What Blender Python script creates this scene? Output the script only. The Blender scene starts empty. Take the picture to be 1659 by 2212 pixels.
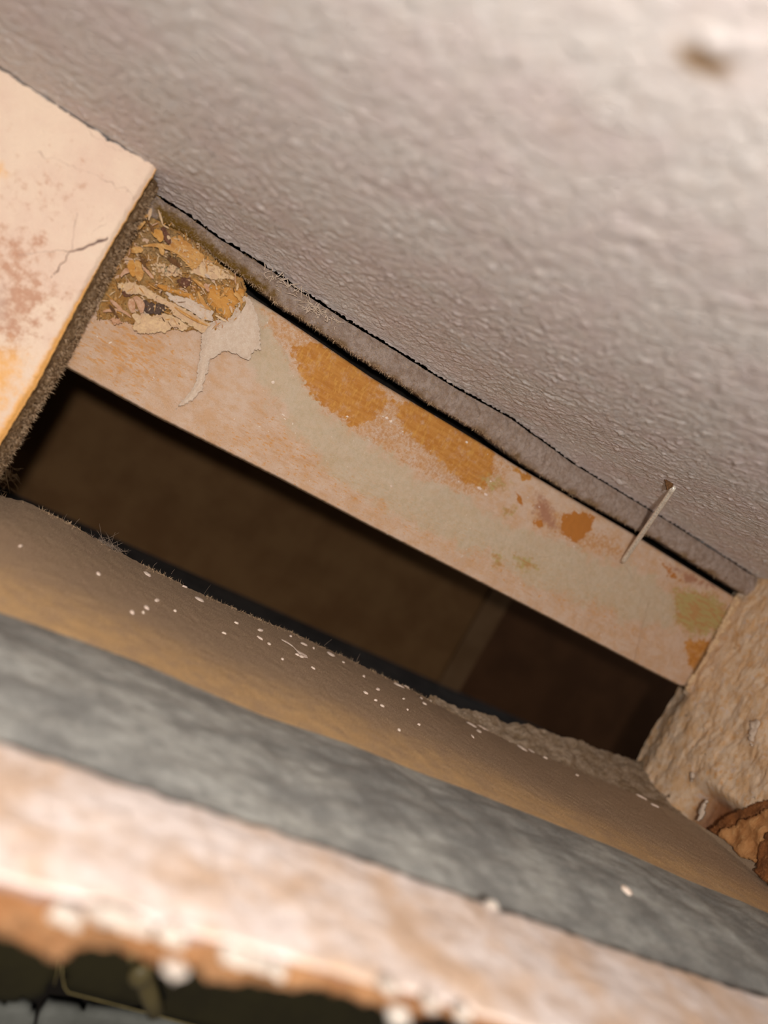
import bpy, bmesh, math, random
import numpy as np
from mathutils import Matrix, Vector
SC = bpy.context.scene
COL = SC.collection
K = 0.001                       # everything below is written in millimetres
LIFT = 80.0                     # height of the lens above the world origin, mm

# ---------------------------------------------------------------- camera, world, lamp, exposure
F = 1660.0; CX, CY = 829.5, 1106.0; D0 = 110.0
U = np.array([3670, 1954, F]); U /= np.linalg.norm(U)
V = np.array([-.56, 1, .06]); V -= V.dot(U)*U; V /= np.linalg.norm(V)
W = np.cross(U, V)
M = np.array([U, W, -V])        # world axes in lens axes
cam = bpy.data.cameras.new('camera'); co = bpy.data.objects.new('camera', cam); COL.objects.link(co)
cam.sensor_fit = 'VERTICAL'; cam.sensor_height = 36; cam.lens = F*36/2212
cam.clip_start = .002; cam.clip_end = 20
right = M[:, 0]; up = -M[:, 1]; back = -M[:, 2]
co.matrix_world = Matrix(((right[0], up[0], back[0], 0), (right[1], up[1], back[1], -D0*K), (right[2], up[2], back[2], LIFT*K), (0, 0, 0, 1)))
cam.dof.use_dof = True; cam.dof.focus_distance = .109; cam.dof.aperture_fstop = 14.5
SC.camera = co
SC.view_settings.view_transform = 'Standard'; SC.view_settings.look = 'None'
SC.view_settings.gamma = 1; SC.view_settings.exposure = 0; SC.view_settings.use_curve_mapping = False
SC.cycles.use_denoising = True; SC.cycles.max_bounces = 8; SC.cycles.diffuse_bounces = 5
wd = bpy.data.worlds.new('world'); SC.world = wd; wd.use_nodes = True
wd.node_tree.nodes['Background'].inputs[0].default_value = (1, .94, .89, 1)
wd.node_tree.nodes['Background'].inputs[1].default_value = .24
ld = bpy.data.lights.new('phone_torch', 'POINT'); ld.energy = .51; ld.color = (1, .955, .905); ld.shadow_soft_size = .0022
lo = bpy.data.objects.new('phone_torch', ld); COL.objects.link(lo); lo.location = (-.006, -.134, (LIFT+8)*K)

# ---------------------------------------------------------------- measuring: a pixel's ray meets a plane
def ray(x, y): return M @ np.array([x-CX, y-CY, F])
def onY(x, y, Y=0.0):
    r = ray(x, y); return r*((Y+D0)/r[1]) + np.array([0, -D0, 0])
def onZ(x, y, Z):
    r = ray(x, y); return r*(Z/r[2]) + np.array([0, -D0, 0])
def onX(x, y, X):
    r = ray(x, y); return r*(X/r[0]) + np.array([0, -D0, 0])
TILT = .0875; ZC = 16.75       # the plaster rises gently towards the lens
def onC(x, y):
    r = ray(x, y); t = (ZC+TILT*D0)/(r[2]+TILT*r[1]); return r*t+np.array([0, -D0, 0])
def curveY(pts, Y=0.0):          # pixel polyline -> z as function of x on plane Y
    P = np.array([onY(x, y, Y) for x, y in pts]); return lambda X: np.interp(X, P[:, 0], P[:, 2])
def curve3(P):
    P = np.array(P); P = P[np.argsort(P[:, 0])]
    def f(X):
        X = np.asarray(X, float)
        return np.interp(X, P[:, 0], P[:, 1]), np.interp(X, P[:, 0], P[:, 2])
    return f

# ---------------------------------------------------------------- noise
_p = np.random.RandomState(7).permutation(256); _p = np.concatenate([_p, _p, _p])
_g = np.random.RandomState(9).normal(size=(256, 3)); _g /= np.linalg.norm(_g, axis=1)[:, None]
def perlin(x, y, z=0.0):
    x, y, z = np.broadcast_arrays(np.asarray(x, float), np.asarray(y, float), np.asarray(z, float))
    xi, yi, zi = np.floor(x).astype(int), np.floor(y).astype(int), np.floor(z).astype(int)
    xf, yf, zf = x-xi, y-yi, z-zi
    s = lambda t: t*t*t*(t*(t*6-15)+10)
    u, v, w = s(xf), s(yf), s(zf)
    out = 0
    for a in (0, 1):
        for b in (0, 1):
            for c in (0, 1):
                h = _p[_p[_p[(xi+a) & 255]+((yi+b) & 255)]+((zi+c) & 255)]
                g = _g[h]
                d = g[..., 0]*(xf-a)+g[..., 1]*(yf-b)+g[..., 2]*(zf-c)
                out = out + d*(u if a else 1-u)*(v if b else 1-v)*(w if c else 1-w)
    return out*1.5
def fbm(x, y, z=0.0, o=4, r=.5):
    t = 0; a = 1; f = 1
    for i in range(o):
        t = t + a*perlin(np.asarray(x)*f+i*17.3, np.asarray(y)*f-i*9.1, np.asarray(z)*f); a *= r; f *= 2.03
    return t
def sstep(a, b, x):
    t = np.clip((x-a)/(b-a), 0, 1); return t*t*(3-2*t)
def sdf(poly, x, y):             # + inside, mm
    poly = np.array(poly); n = len(poly); d = np.full(x.shape, 1e9); ins = np.zeros(x.shape, bool)
    for i in range(n):
        ax, ay = poly[i]; bx, by = poly[(i+1) % n]
        ex, ey = bx-ax, by-ay
        t = np.clip(((x-ax)*ex+(y-ay)*ey)/(ex*ex+ey*ey+1e-12), 0, 1)
        d = np.minimum(d, (x-ax-t*ex)**2+(y-ay-t*ey)**2)
        c = ((ay > y) != (by > y)) & (x < (bx-ax)*(y-ay)/(by-ay+1e-12)+ax)
        ins ^= c
    d = np.sqrt(d); return np.where(ins, d, -d)
def pxY(pts, Y=0.0): return [tuple(onY(x, y, Y)[[0, 2]]) for x, y in pts]
def pxC(pts): return [tuple(onC(x, y)[[0, 1]]) for x, y in pts]

# ---------------------------------------------------------------- mesh helpers
def link(name, verts, faces, mat=None, parent=None, origin=(0, 0, 0), attrs=None, smooth=True):
    v = (np.asarray(verts, float).reshape(-1, 3) - np.array(origin))*K
    me = bpy.data.meshes.new(name)
    faces = np.asarray(faces) if not isinstance(faces, list) else faces
    if isinstance(faces, np.ndarray):
        n, k = faces.shape
        me.vertices.add(len(v)); me.vertices.foreach_set('co', v.ravel())
        me.loops.add(n*k); me.loops.foreach_set('vertex_index', faces.ravel().astype(np.int32))
        me.polygons.add(n); me.polygons.foreach_set('loop_start', np.arange(0, n*k, k, dtype=np.int32))
        me.update(calc_edges=True)
    else:
        me.from_pydata([tuple(a) for a in v], [], faces); me.update()
    me.validate()
    if smooth: me.polygons.foreach_set('use_smooth', [True]*len(me.polygons))
    for k2, a in (attrs or {}).items():
        at = me.attributes.new(k2, 'FLOAT', 'POINT'); at.data.foreach_set('value', np.asarray(a, float).ravel())
    o = bpy.data.objects.new(name, me); COL.objects.link(o)
    if mat: me.materials.append(mat)
    if parent is None: o.location = (origin[0]*K, origin[1]*K, (origin[2]+LIFT)*K)
    else: o.parent = parent
    return o
def gridf(nu, nv):
    i = np.arange(nu-1)[:, None]*nv+np.arange(nv-1)[None, :]
    return np.stack([i, i+nv, i+nv+1, i+1], -1).reshape(-1, 4)
def thing(name, label, cat, loc, group=None):
    o = bpy.data.objects.new(name, None); COL.objects.link(o); o.empty_display_size = .005
    o.location = (loc[0]*K, loc[1]*K, (loc[2]+LIFT)*K); o['label'] = label; o['category'] = cat
    if group: o['group'] = group
    return o
def tag(o, label, cat=None, kind=None, group=None):
    o['label'] = label
    if cat: o['category'] = cat
    if kind: o['kind'] = kind
    if group: o['group'] = group
    return o
def og(e): return (e.location.x/K, e.location.y/K, e.location.z/K-LIFT)
def box(x0, x1, y0, y1, z0, z1):
    v = [(x, y, z) for x in (x0, x1) for y in (y0, y1) for z in (z0, z1)]
    f = [(0, 1, 3, 2), (4, 6, 7, 5), (0, 4, 5, 1), (2, 3, 7, 6), (0, 2, 6, 4), (1, 5, 7, 3)]
    return v, f
def slab(poly, yfun, thick, step, jit=.0, seed=0):   # ragged sheet cut to a polygon in x,z, with thickness away from the lens
    P = np.array(poly, float); x0, z0 = P.min(0)-step*2; x1, z1 = P.max(0)+step*2
    nx_, nz_ = int((x1-x0)/step)+2, int((z1-z0)/step)+2
    gx, gz = np.meshgrid(x0+step*np.arange(nx_), z0+step*np.arange(nz_), indexing='ij')
    fs = 1/(step*2.2)
    D = lambda a, b: sdf(P, a, b)+jit*1.6*perlin(a*fs, b*fs, seed+.5)
    d = D(gx, gz); inn = d > -.35*step
    q = inn[:-1, :-1] & inn[1:, :-1] & inn[1:, 1:] & inn[:-1, 1:]
    e = step*.2; gX = (D(gx+e, gz)-D(gx-e, gz))/(2*e); gZ = (D(gx, gz+e)-D(gx, gz-e))/(2*e); gn = np.sqrt(gX**2+gZ**2)+1e-6
    snap = np.abs(d) < step*.6; mv = np.where(snap, np.clip(-d, -step*.45, step*.45), 0)
    gx = gx+gX/gn*mv; gz = gz+gZ/gn*mv
    ii, jj = np.nonzero(q); a = ii*nz_+jj; Q = np.stack([a, a+nz_, a+nz_+1, a+1], 1)
    used, inv = np.unique(Q, return_inverse=True); Q = inv.reshape(-1, 4); n = len(used)
    vx, vz = gx.ravel()[used], gz.ravel()[used]; y = yfun(vx, vz)+0*vx
    front = np.stack([vx, y, vz], 1); rear = front.copy(); rear[:, 1] += thick
    E_ = np.concatenate([Q[:, [0, 1]], Q[:, [1, 2]], Q[:, [2, 3]], Q[:, [3, 0]]]); key = E_[:, 0]*n+E_[:, 1]; rk = E_[:, 1]*n+E_[:, 0]
    bd = E_[~np.isin(key, rk)]
    S = np.stack([bd[:, 1], bd[:, 0], bd[:, 0]+n, bd[:, 1]+n], 1)
    return np.concatenate([front, rear]), np.concatenate([Q, Q[:, ::-1]+n, S])
def hairs(roots, length, spread, rs, w=.035, bias=(0, -.4, -.6)):
    n = len(roots); roots = np.asarray(roots, float)
    d = rs.normal(size=(n, 3))*spread+np.array(bias); d /= np.linalg.norm(d, axis=1)[:, None]
    L = length*rs.uniform(.3, 1.4, n)[:, None]
    bend = rs.normal(size=(n, 3))*.35
    s = np.cross(d, rs.normal(size=(n, 3))); s /= np.linalg.norm(s, axis=1)[:, None]; s *= w/2
    m = roots+d*L*.5+bend*L*.15; t = roots+d*L+bend*L*.5
    v = np.stack([roots-s, roots+s, m-s*.8, m+s*.8, t], 1).reshape(-1, 3)
    b = (np.arange(n)*5)[:, None]
    f = np.concatenate([b+np.array([0, 1, 3]), b+np.array([0, 3, 2]), b+np.array([2, 3, 4])])
    return v, f
def tube(pts, r, seg=8, taper=None, cap=True):
    pts = np.array(pts, float); n = len(pts); v = []; f = []
    ref = np.array([.3, .2, .93])
    for i in range(n):
        t = pts[min(i+1, n-1)]-pts[max(i-1, 0)]; t /= np.linalg.norm(t)+1e-9
        a = np.cross(t, ref); a /= np.linalg.norm(a); b = np.cross(t, a)
        rr = r*(taper[i] if taper is not None else 1)
        for k in range(seg):
            th = 2*math.pi*k/seg; v.append(pts[i]+rr*(math.cos(th)*a+math.sin(th)*b))
    for i in range(n-1):
        for k in range(seg):
            k2 = (k+1) % seg; f.append([i*seg+k, i*seg+k2, (i+1)*seg+k2, (i+1)*seg+k])
    if cap: f.append(list(range(seg-1, -1, -1))); f.append([(n-1)*seg+k for k in range(seg)])
    return np.array(v), f

# ---------------------------------------------------------------- material helper
def srgb(r, g, b):
    c = lambda u: (u/255/12.92 if u/255 <= .04045 else ((u/255+.055)/1.055)**2.4)
    return (c(r), c(g), c(b), 1)
class Mat:
    def __init__(s, name, rough=.85, spec=.25):
        s.m = bpy.data.materials.new(name); s.m.use_nodes = True; s.t = s.m.node_tree; s.n = s.t.nodes; s.l = s.t.links
        s.b = s.n['Principled BSDF']; s.b.inputs['Roughness'].default_value = rough; s.b.inputs['Specular IOR Level'].default_value = spec
        tc = s.n.new('ShaderNodeTexCoord'); mp = s.n.new('ShaderNodeMapping'); mp.inputs['Scale'].default_value = (1000,)*3
        s.l.new(tc.outputs['Object'], mp.inputs[0]); s.co = mp.outputs[0]
    def put(s, sock, v):
        if hasattr(v, 'links'): s.l.new(v, sock)
        else: sock.default_value = v
    def noise(s, scale, detail=4, rough=.5, stretch=None, dist=0.0, off=0):
        n = s.n.new('ShaderNodeTexNoise'); n.inputs['Scale'].default_value = scale; n.inputs['Detail'].default_value = detail
        n.inputs['Roughness'].default_value = rough; n.inputs['Distortion'].default_value = dist
        mp = s.n.new('ShaderNodeMapping'); mp.inputs['Scale'].default_value = stretch or (1, 1, 1); mp.inputs['Location'].default_value = (off, off*.7, off*1.3)
        s.l.new(s.co, mp.inputs[0]); s.l.new(mp.outputs[0], n.inputs['Vector']); return n.outputs[0]
    def vor(s, scale, feature='F1', stretch=None, rnd=1):
        n = s.n.new('ShaderNodeTexVoronoi'); n.feature = feature; n.inputs['Scale'].default_value = scale; n.inputs['Randomness'].default_value = rnd
        mp = s.n.new('ShaderNodeMapping'); mp.inputs['Scale'].default_value = stretch or (1, 1, 1)
        s.l.new(s.co, mp.inputs[0]); s.l.new(mp.outputs[0], n.inputs['Vector']); return n.outputs[0]
    def math(s, op, a, b=0.0, c=0.0):
        n = s.n.new('ShaderNodeMath'); n.operation = op; s.put(n.inputs[0], a); s.put(n.inputs[1], b); s.put(n.inputs[2], c); return n.outputs[0]
    def rng(s, x, a, b, c=0.0, d=1.0):
        n = s.n.new('ShaderNodeMapRange'); n.interpolation_type = 'SMOOTHSTEP'; s.put(n.inputs[0], x)
        for i, v in enumerate((a, b, c, d)): n.inputs[i+1].default_value = v
        return n.outputs[0]
    def mix(s, f, a, b):
        n = s.n.new('ShaderNodeMix'); n.data_type = 'RGBA'; s.put(n.inputs[0], f); s.put(n.inputs[6], a); s.put(n.inputs[7], b); return n.outputs[2]
    def attr(s, name):
        n = s.n.new('ShaderNodeAttribute'); n.attribute_name = name; return n.outputs['Fac']
    def bump(s, h, dist=.1, strength=1.0, prev=None):      # dist in mm
        n = s.n.new('ShaderNodeBump'); n.inputs['Distance'].default_value = dist*K; n.inputs['Strength'].default_value = strength
        s.l.new(h, n.inputs['Height'])
        if prev: s.l.new(prev, n.inputs['Normal'])
        s.l.new(n.outputs[0], s.b.inputs['Normal']); return n.outputs[0]
    def color(s, c): s.put(s.b.inputs['Base Color'], c)
    def edge(s, a, n, amp, soft=.06):                      # ragged threshold of a mask attribute
        return s.rng(s.math('ADD', a, s.math('MULTIPLY', s.math('SUBTRACT', n, .5), amp)), .5-soft, .5+soft)

# ---- painted plaster (ceiling)
m = Mat('painted_plaster', .55, .4)
n1 = m.noise(.12, 4, .6); n2 = m.noise(1.6, 6, .65); n3 = m.noise(5, 5, .7)
c = m.mix(m.rng(n1, .35, .65), srgb(232, 226, 222), srgb(230, 214, 212))
c = m.mix(m.rng(n2, .3, .75), c, srgb(228, 214, 204))
c = m.mix(m.edge(m.attr('blot'), m.noise(.5, 5, .6), .35, .2), c, srgb(150, 120, 88))
m.color(c); b_ = m.bump(n2, .4, .75); m.bump(n3, .2, .9, b_); M_CEIL = m.m
# ---- lip
m = Mat('dusty_plaster_lip', .95, .1)
n1 = m.noise(.9, 6, .6); n2 = m.noise(7, 5, .75)
c = m.mix(m.rng(n1, .35, .65), srgb(206, 186, 174), srgb(184, 160, 144))
c = m.mix(m.rng(m.attr('tip'), .25, .9), c, srgb(158, 128, 96))
c = m.mix(m.edge(m.attr('moss'), m.noise(1.4, 5, .7), 1.0, .25), c, srgb(136, 102, 40))
c = m.mix(m.math('MULTIPLY', m.rng(n2, .4, .75), .35), c, srgb(124, 102, 80))
m.color(c); m.bump(n2, .28, 1); M_LIP = m.m
# ---- old batten: layered paint
m = Mat('flaking_batten_paint', .62, .35)
big = m.noise(.25, 5, .6); mid = m.noise(1.3, 6, .65); fine = m.noise(7, 6, .75); streak = m.noise(1.1, 5, .6, (.25, 1, 1.6)); ring = m.noise(2.6, 3, .5, (.5, 1, 1.4), off=9)
pink = m.mix(m.rng(big, .4, .62), srgb(214, 184, 160), srgb(208, 172, 142))
pink = m.mix(m.math('MULTIPLY', m.rng(fine, .3, .8), .45), pink, srgb(232, 214, 196))
pink = m.mix(m.math('MULTIPLY', m.rng(m.noise(.8, 7, .72, (.6, 1, 1), off=31), .42, .64), .55), pink, srgb(206, 158, 110))
ora = m.mix(m.rng(streak, .35, .65), srgb(204, 142, 68), srgb(190, 124, 50))
c = m.mix(m.math('MULTIPLY', m.edge(m.attr('streak'), streak, 1.2, .35), .8), pink, m.mix(.3, ora, pink))
c = m.mix(m.math('MULTIPLY', m.edge(m.attr('streak'), ring, 2.0, .1), .7), c, srgb(214, 150, 74))
grn = m.mix(m.rng(mid, .35, .7), srgb(206, 190, 164), srgb(188, 176, 144))
grn = m.mix(m.math('MULTIPLY', m.rng(fine, .4, .75), .5), grn, srgb(206, 194, 174))
c = m.mix(m.math('MULTIPLY', m.rng(m.math('ADD', m.attr('green'), m.math('MULTIPLY', m.math('SUBTRACT', m.noise(.35, 6, .65, off=15), .5), 1.6)), .3, .7), .62), c, grn)
c = m.mix(m.edge(m.attr('mottle'), m.noise(.9, 7, .72, off=3), 1.1, .12), c, m.mix(m.edge(m.noise(2.2, 6, .7, off=5), fine, .6, .1), m.mix(.35, ora, pink), pink))
ora2 = m.mix(m.math('MULTIPLY', m.rng(m.noise(1.9, 3, .5, (1.6, 1, .5), off=17), .5, .7), .55), ora, srgb(222, 168, 84))
ora2 = m.mix(m.math('MULTIPLY', m.rng(m.noise(.9, 7, .75, off=23), .5, .72), .7), ora2, srgb(212, 172, 140))
c = m.mix(m.edge(m.attr('amber'), m.noise(.8, 7, .65, off=7), 1.2, .07), c, ora2)
c = m.mix(m.edge(m.attr('red'), m.noise(1, 5, .6, off=1), .6, .12), c, srgb(178, 128, 100))
c = m.mix(m.edge(m.attr('rust'), m.noise(1.2, 4, .6, off=2), .7, .06), c, srgb(190, 120, 48))
c = m.mix(m.edge(m.attr('olive'), m.noise(1.2, 4, .6, off=4), 1.3, .22), c, m.mix(m.rng(m.noise(.9, 4, .6, (.4, 1, 1.8), off=27), .46, .56), srgb(186, 166, 108), srgb(190, 146, 92)))
c = m.mix(m.rng(m.attr('edge_dark'), .25, .8), c, srgb(96, 74, 52))
c = m.mix(m.rng(m.noise(1.5, 3, .5, off=12), .73, .76), c, srgb(234, 220, 206))
c = m.mix(m.math('MULTIPLY', m.rng(m.noise(4.5, 6, .8, off=41), .5, .72), .28), c, srgb(150, 118, 88))
m.color(c); b_ = m.bump(mid, .15, .6); m.bump(fine, .14, .9, b_); M_BAT = m.m
# ---- torn wood
def woody(name, c1, c2, c3, fs=4, bd=.25, st=(1, 1, 1), rough=.7):
    m = Mat(name, rough, .35); a = m.noise(fs*.3, 5, .7, st); b = m.noise(fs, 6, .75, st)
    c = m.mix(m.rng(a, .38, .62), c1, c2); c = m.mix(m.rng(b, .5, .72), c, c3)
    m.color(c); m.bump(b, bd, 1); return m.m
m = Mat('torn_wood', .6, .4)
a = m.noise(.7, 6, .7, dist=.6); b = m.noise(3.2, 6, .75, dist=.5); cdot = m.noise(4.5, 2, .5, off=5)
c = m.mix(m.rng(a, .4, .6), srgb(204, 146, 74), srgb(214, 172, 112))
c = m.mix(m.edge(m.attr('tan'), a, 1.0, .15), c, m.mix(m.rng(b, .4, .6), srgb(206, 168, 118), srgb(188, 146, 92)))
c = m.mix(m.edge(m.attr('brown'), b, 1.2, .12), c, srgb(112, 78, 44))
c = m.mix(m.edge(m.attr('white'), b, 1.0, .1), c, srgb(232, 210, 170))
c = m.mix(m.rng(cdot, .63, .68), c, srgb(64, 42, 24))
m.color(c); m.bump(b, .4, 1); M_TORN = m.m
M_FLAP = woody('peeled_paint_film', srgb(216, 196, 176), srgb(208, 184, 162), srgb(228, 214, 200), 5, .12)
M_FLAPY = woody('yellowed_paint_film', srgb(224, 192, 150), srgb(208, 172, 138), srgb(232, 206, 160), 5, .12)
M_AMBER = woody('amber_resin', srgb(208, 150, 74), srgb(196, 134, 56), srgb(222, 178, 112), 2.2, .2, (.5, 1, 1), .4)
M_SPL = woody('splinter_tan', srgb(206, 158, 94), srgb(184, 128, 62), srgb(224, 186, 130), 4, .12, (.4, 1, 1))
M_SPLP = woody('splinter_pink', srgb(206, 164, 134), srgb(190, 140, 104), srgb(220, 190, 160), 4, .12)
M_SPLD = woody('splinter_dark', srgb(120, 82, 46), srgb(92, 62, 36), srgb(150, 108, 66), 4, .15)
M_KNOT = woody('knot_grey', srgb(124, 98, 84), srgb(98, 76, 66), srgb(178, 158, 140), 9, .3)
M_KNOTR = woody('knot_red', srgb(128, 84, 62), srgb(104, 66, 48), srgb(176, 140, 118), 6, .2)
# ---- left board face
m = Mat('cracked_cream_paint', .7, .3)
big = m.noise(.09, 5, .6); mid = m.noise(.9, 6, .7); fine = m.noise(4, 6, .75)
c = m.mix(m.rng(big, .4, .6), srgb(226, 202, 180), srgb(220, 192, 172))
c = m.mix(m.edge(m.attr('stain'), mid, 1.3, .16), c, srgb(190, 146, 120))
c = m.mix(m.math('MULTIPLY', m.rng(m.attr('blue'), .3, .9), m.rng(mid, .3, .7)), c, srgb(190, 178, 170))
c = m.mix(m.edge(m.attr('amber'), mid, .7, .2), c, srgb(230, 172, 98))
c = m.mix(m.rng(m.attr('crack'), .4, .75), c, srgb(116, 92, 84))
c = m.mix(m.math('MULTIPLY', m.rng(m.attr('hair'), .3, .9), .6), c, srgb(170, 140, 124))
c = m.mix(m.math('MULTIPLY', m.rng(fine, .55, .8), .5), c, srgb(238, 222, 204))
m.color(c); b_ = m.bump(mid, .12, .4); m.bump(fine, .05, .7, b_); M_BLK = m.m
M_BSIDE = woody('dusty_fibre_edge', srgb(156, 124, 86), srgb(118, 88, 54), srgb(196, 170, 138), 3.5, .6)
M_FUZZ = woody('dust_fibre', srgb(190, 162, 130), srgb(158, 128, 94), srgb(214, 192, 166), 3, .0)
M_FUZZG = woody('grey_dust_fibre', srgb(150, 132, 116), srgb(120, 104, 90), srgb(178, 160, 142), 3, .0)
# ---- rail
m = Mat('sandy_dusty_rail', .8, .3)
g = m.noise(5.5, 4, .75); g2 = m.noise(.35, 5, .6); sp = m.noise(8, 2, .6, off=4)
c = m.mix(m.rng(m.attr('warm'), 0, 1), srgb(178, 153, 126), srgb(222, 182, 130))
c = m.mix(m.math('MULTIPLY', m.rng(g2, .35, .7), .5), c, srgb(178, 152, 128))
c = m.mix(m.math('MULTIPLY', m.rng(g, .35, .7), .5), c, srgb(124, 98, 70))
c = m.mix(m.math('MULTIPLY', m.rng(sp, .6, .75), .8), c, srgb(222, 194, 158))
m.color(c); m.bump(g, .22, 1); M_RAIL = m.m
M_FLECK = woody('white_paint_fleck', srgb(232, 214, 196), srgb(222, 200, 186), srgb(240, 228, 214), 5, .03)
# ---- grey
m = Mat('grey_dusty_board', .85, .2)
a = m.noise(.18, 6, .65, (.6, 1, 1)); b = m.noise(.9, 6, .7, (.5, 1, 1)); g = m.noise(5, 4, .7)
c = m.mix(m.rng(a, .35, .65), srgb(108, 108, 105), srgb(154, 154, 148)); c = m.mix(m.math('MULTIPLY', m.rng(b, .4, .7), .6), c, srgb(94, 94, 92))
c = m.mix(m.math('MULTIPLY', m.rng(g, .4, .7), .35), c, srgb(172, 170, 164))
m.color(c); m.bump(b, .3, .6); M_GREY = m.m
# ---- white ledge
m = Mat('smudged_white_paint', .6, .3)
a = m.noise(.16, 5, .6, off=2); b = m.noise(.6, 6, .65)
c = m.mix(m.rng(a, .38, .66), srgb(210, 198, 192), srgb(190, 162, 138)); c = m.mix(m.math('MULTIPLY', m.rng(b, .45, .7), .5), c, srgb(172, 148, 128))
m.color(c); m.bump(b, .4, .6); M_WHITE = m.m
m = Mat('broken_orange_core', .85, .2)
a = m.noise(.4, 5, .6, off=2); b = m.noise(1.6, 6, .65)
c = m.mix(m.rng(a, .4, .6), srgb(166, 122, 84), srgb(148, 102, 64)); c = m.mix(m.math('MULTIPLY', m.rng(b, .45, .7), .5), c, srgb(132, 96, 64))
c = m.mix(m.rng(m.math('ADD', m.attr('paint'), m.math('MULTIPLY', m.math('SUBTRACT', a, .5), .5)), .35, .65), c, srgb(150, 130, 126))
m.color(c); m.bump(b, .5, 1); M_CORE = m.m
M_LUMP = woody('crumbled_plaster', srgb(226, 214, 200), srgb(206, 190, 176), srgb(238, 230, 220), 1.5, .4)
# ---- right block
m = Mat('rough_painted_end', .75, .3)
a = m.noise(.35, 6, .7, off=3); b = m.noise(1.2, 6, .7, (1, 1, .6)); f = m.noise(4, 5, .75)
c = m.mix(m.rng(a, .42, .6), srgb(212, 186, 158), srgb(204, 168, 130)); c = m.mix(m.math('MULTIPLY', m.rng(b, .5, .7), .7), c, srgb(198, 140, 72))
c = m.mix(m.rng(m.noise(.55, 5, .7, off=8), .58, .66), c, srgb(206, 184, 166)); c = m.mix(m.rng(m.noise(.5, 4, .6, off=21), .66, .72), c, srgb(110, 88, 70))
c = m.mix(m.rng(m.attr('dark'), .2, 1), c, srgb(122, 72, 36))
m.color(c); b_ = m.bump(b, .14, .6); m.bump(f, .1, .8, b_); M_END = m.m
M_RIM = woody('pale_crumbly_rim', srgb(178, 156, 132), srgb(140, 116, 88), srgb(196, 176, 154), 1.6, .5)
# ---- cavity and underside
def plain(name, c1, c2, scale, rough=.8, bd=.1, spec=.2):
    m = Mat(name, rough, spec); a = m.noise(scale, 5, .6); m.color(m.mix(m.rng(a, .35, .65), c1, c2)); m.bump(a, bd, .5); return m.m
M_BACK = plain('brown_hardboard', srgb(112, 82, 50), srgb(100, 70, 40), .08)
M_BACK2 = plain('dark_red_hardboard', srgb(78, 50, 28), srgb(68, 42, 22), .08)
M_STRIP = plain('brown_edge_strip', srgb(108, 82, 56), srgb(98, 72, 46), .1)
M_VOID = plain('void_shade', srgb(26, 19, 13), srgb(16, 12, 9), .2)  # near-black fill: the shade of gaps and hollows put into colour
M_SLATE = plain('slate_grey_bottom', srgb(84, 82, 82), srgb(64, 64, 66), .15)
M_OLIVE = plain('dark_olive_panel', srgb(38, 33, 14), srgb(30, 25, 10), .1, .6)
M_OEDGE = plain('worn_panel_edge', srgb(120, 106, 68), srgb(98, 86, 52), .5, .6)
M_PALE = plain('pale_grey_sheet', srgb(104, 104, 98), srgb(84, 84, 78), .1)
M_BOLT = plain('dull_olive_steel', srgb(84, 74, 46), srgb(70, 60, 36), .3, .5)
m = Mat('galvanised_wire', .34, .6); m.b.inputs['Metallic'].default_value = .3
m.color(m.mix(m.rng(m.noise(3, 4, .6, (1, 1, 1)), .4, .65), srgb(246, 238, 224), srgb(206, 194, 178))); m.bump(m.noise(6, 4, .6), .03, .6); M_WIRE = m.m

rs = np.random.RandomState(3)
# ================================================================= STRUCTURE
XL, XR = -46.0, 115.0
crack = curveY([(250, 365), (333, 413), (369, 437), (405, 458), (429, 476), (471, 507), (531, 544), (592, 582), (637, 616), (688, 647), (753, 690), (844, 745), (923, 795), (988, 835), (1106, 900), (1238, 998), (1335, 1057), (1449, 1126), (1586, 1213), (1641, 1250), (1700, 1290)], -1.2)
lipb = curveY([(330, 470), (400, 505), (460, 550), (530, 600), (608, 662), (681, 706), (771, 768), (862, 824), (934, 873), (1042, 936), (1125, 998), (1240, 1069), (1360, 1136), (1421, 1166), (1580, 1267), (1640, 1305)], -1.0)
def ceil_z(X, Y):
    zc = crack(X); return ZC+TILT*np.maximum(-Y-1.2, 0)+(zc-ZC)*np.exp(-(np.maximum(-Y-1, 0))/6.0)
nx, ny = 760, 400
X, t = np.meshgrid(np.linspace(XL, XR+9, nx), np.linspace(0, 1, ny), indexing='ij')
Y = -1.2-128*(t*.55+t*t*.45)
Y = Y+np.exp(-(-Y-1.2)/.8)*(fbm(X*1.3, 0*X, o=4)*.5)
ridge = lambda a: 1-np.abs(a)*2
wx = fbm(X*.25, Y*.25, 5)*2; wy = fbm(X*.25, Y*.25, 9)*2
h = .135*fbm(X*.75+wx, Y*.5+wy, o=4, r=.6)+.07*fbm(X*2.2, Y*1.6, 6, o=2)+.13*np.maximum(ridge(fbm(X*.9+wx, Y*.35+wy, 3, o=3))-.55, 0)*1.6
bl = perlin(X*1.1, Y*.8, 7.7); h += .16*np.maximum(bl-.34, 0)*3
h += .12*fbm(X*.06, Y*.06, 2, o=2)*sstep(1, 12, -Y)
h += .5*np.exp(-((X-onC(1345, 1032)[0])**2+((Y-onC(1345, 1032)[1])/1.5)**2)/.35)
Z = ceil_z(X, Y)-h-np.exp(-(-Y-1.2)/.35)*.05
def zsd(pts, soft): return np.clip(sdf(pxC(pts), X, Y)/soft*.5+.5, 0, 1)
blot = np.maximum(zsd([(1455, 85), (1500, 90), (1545, 105), (1590, 140), (1560, 165), (1515, 160), (1475, 130)], 1.2),
                  .8*zsd([(1195, 250), (1230, 262), (1262, 285), (1235, 292), (1200, 275)], 1.5))
o = link('ceiling', np.stack([X, Y, Z], -1), gridf(nx, ny), M_CEIL, attrs={'blot': blot})
tag(o, 'off-white painted plaster surface with rough brushed texture across the upper right', 'ceiling', 'structure')
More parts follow.
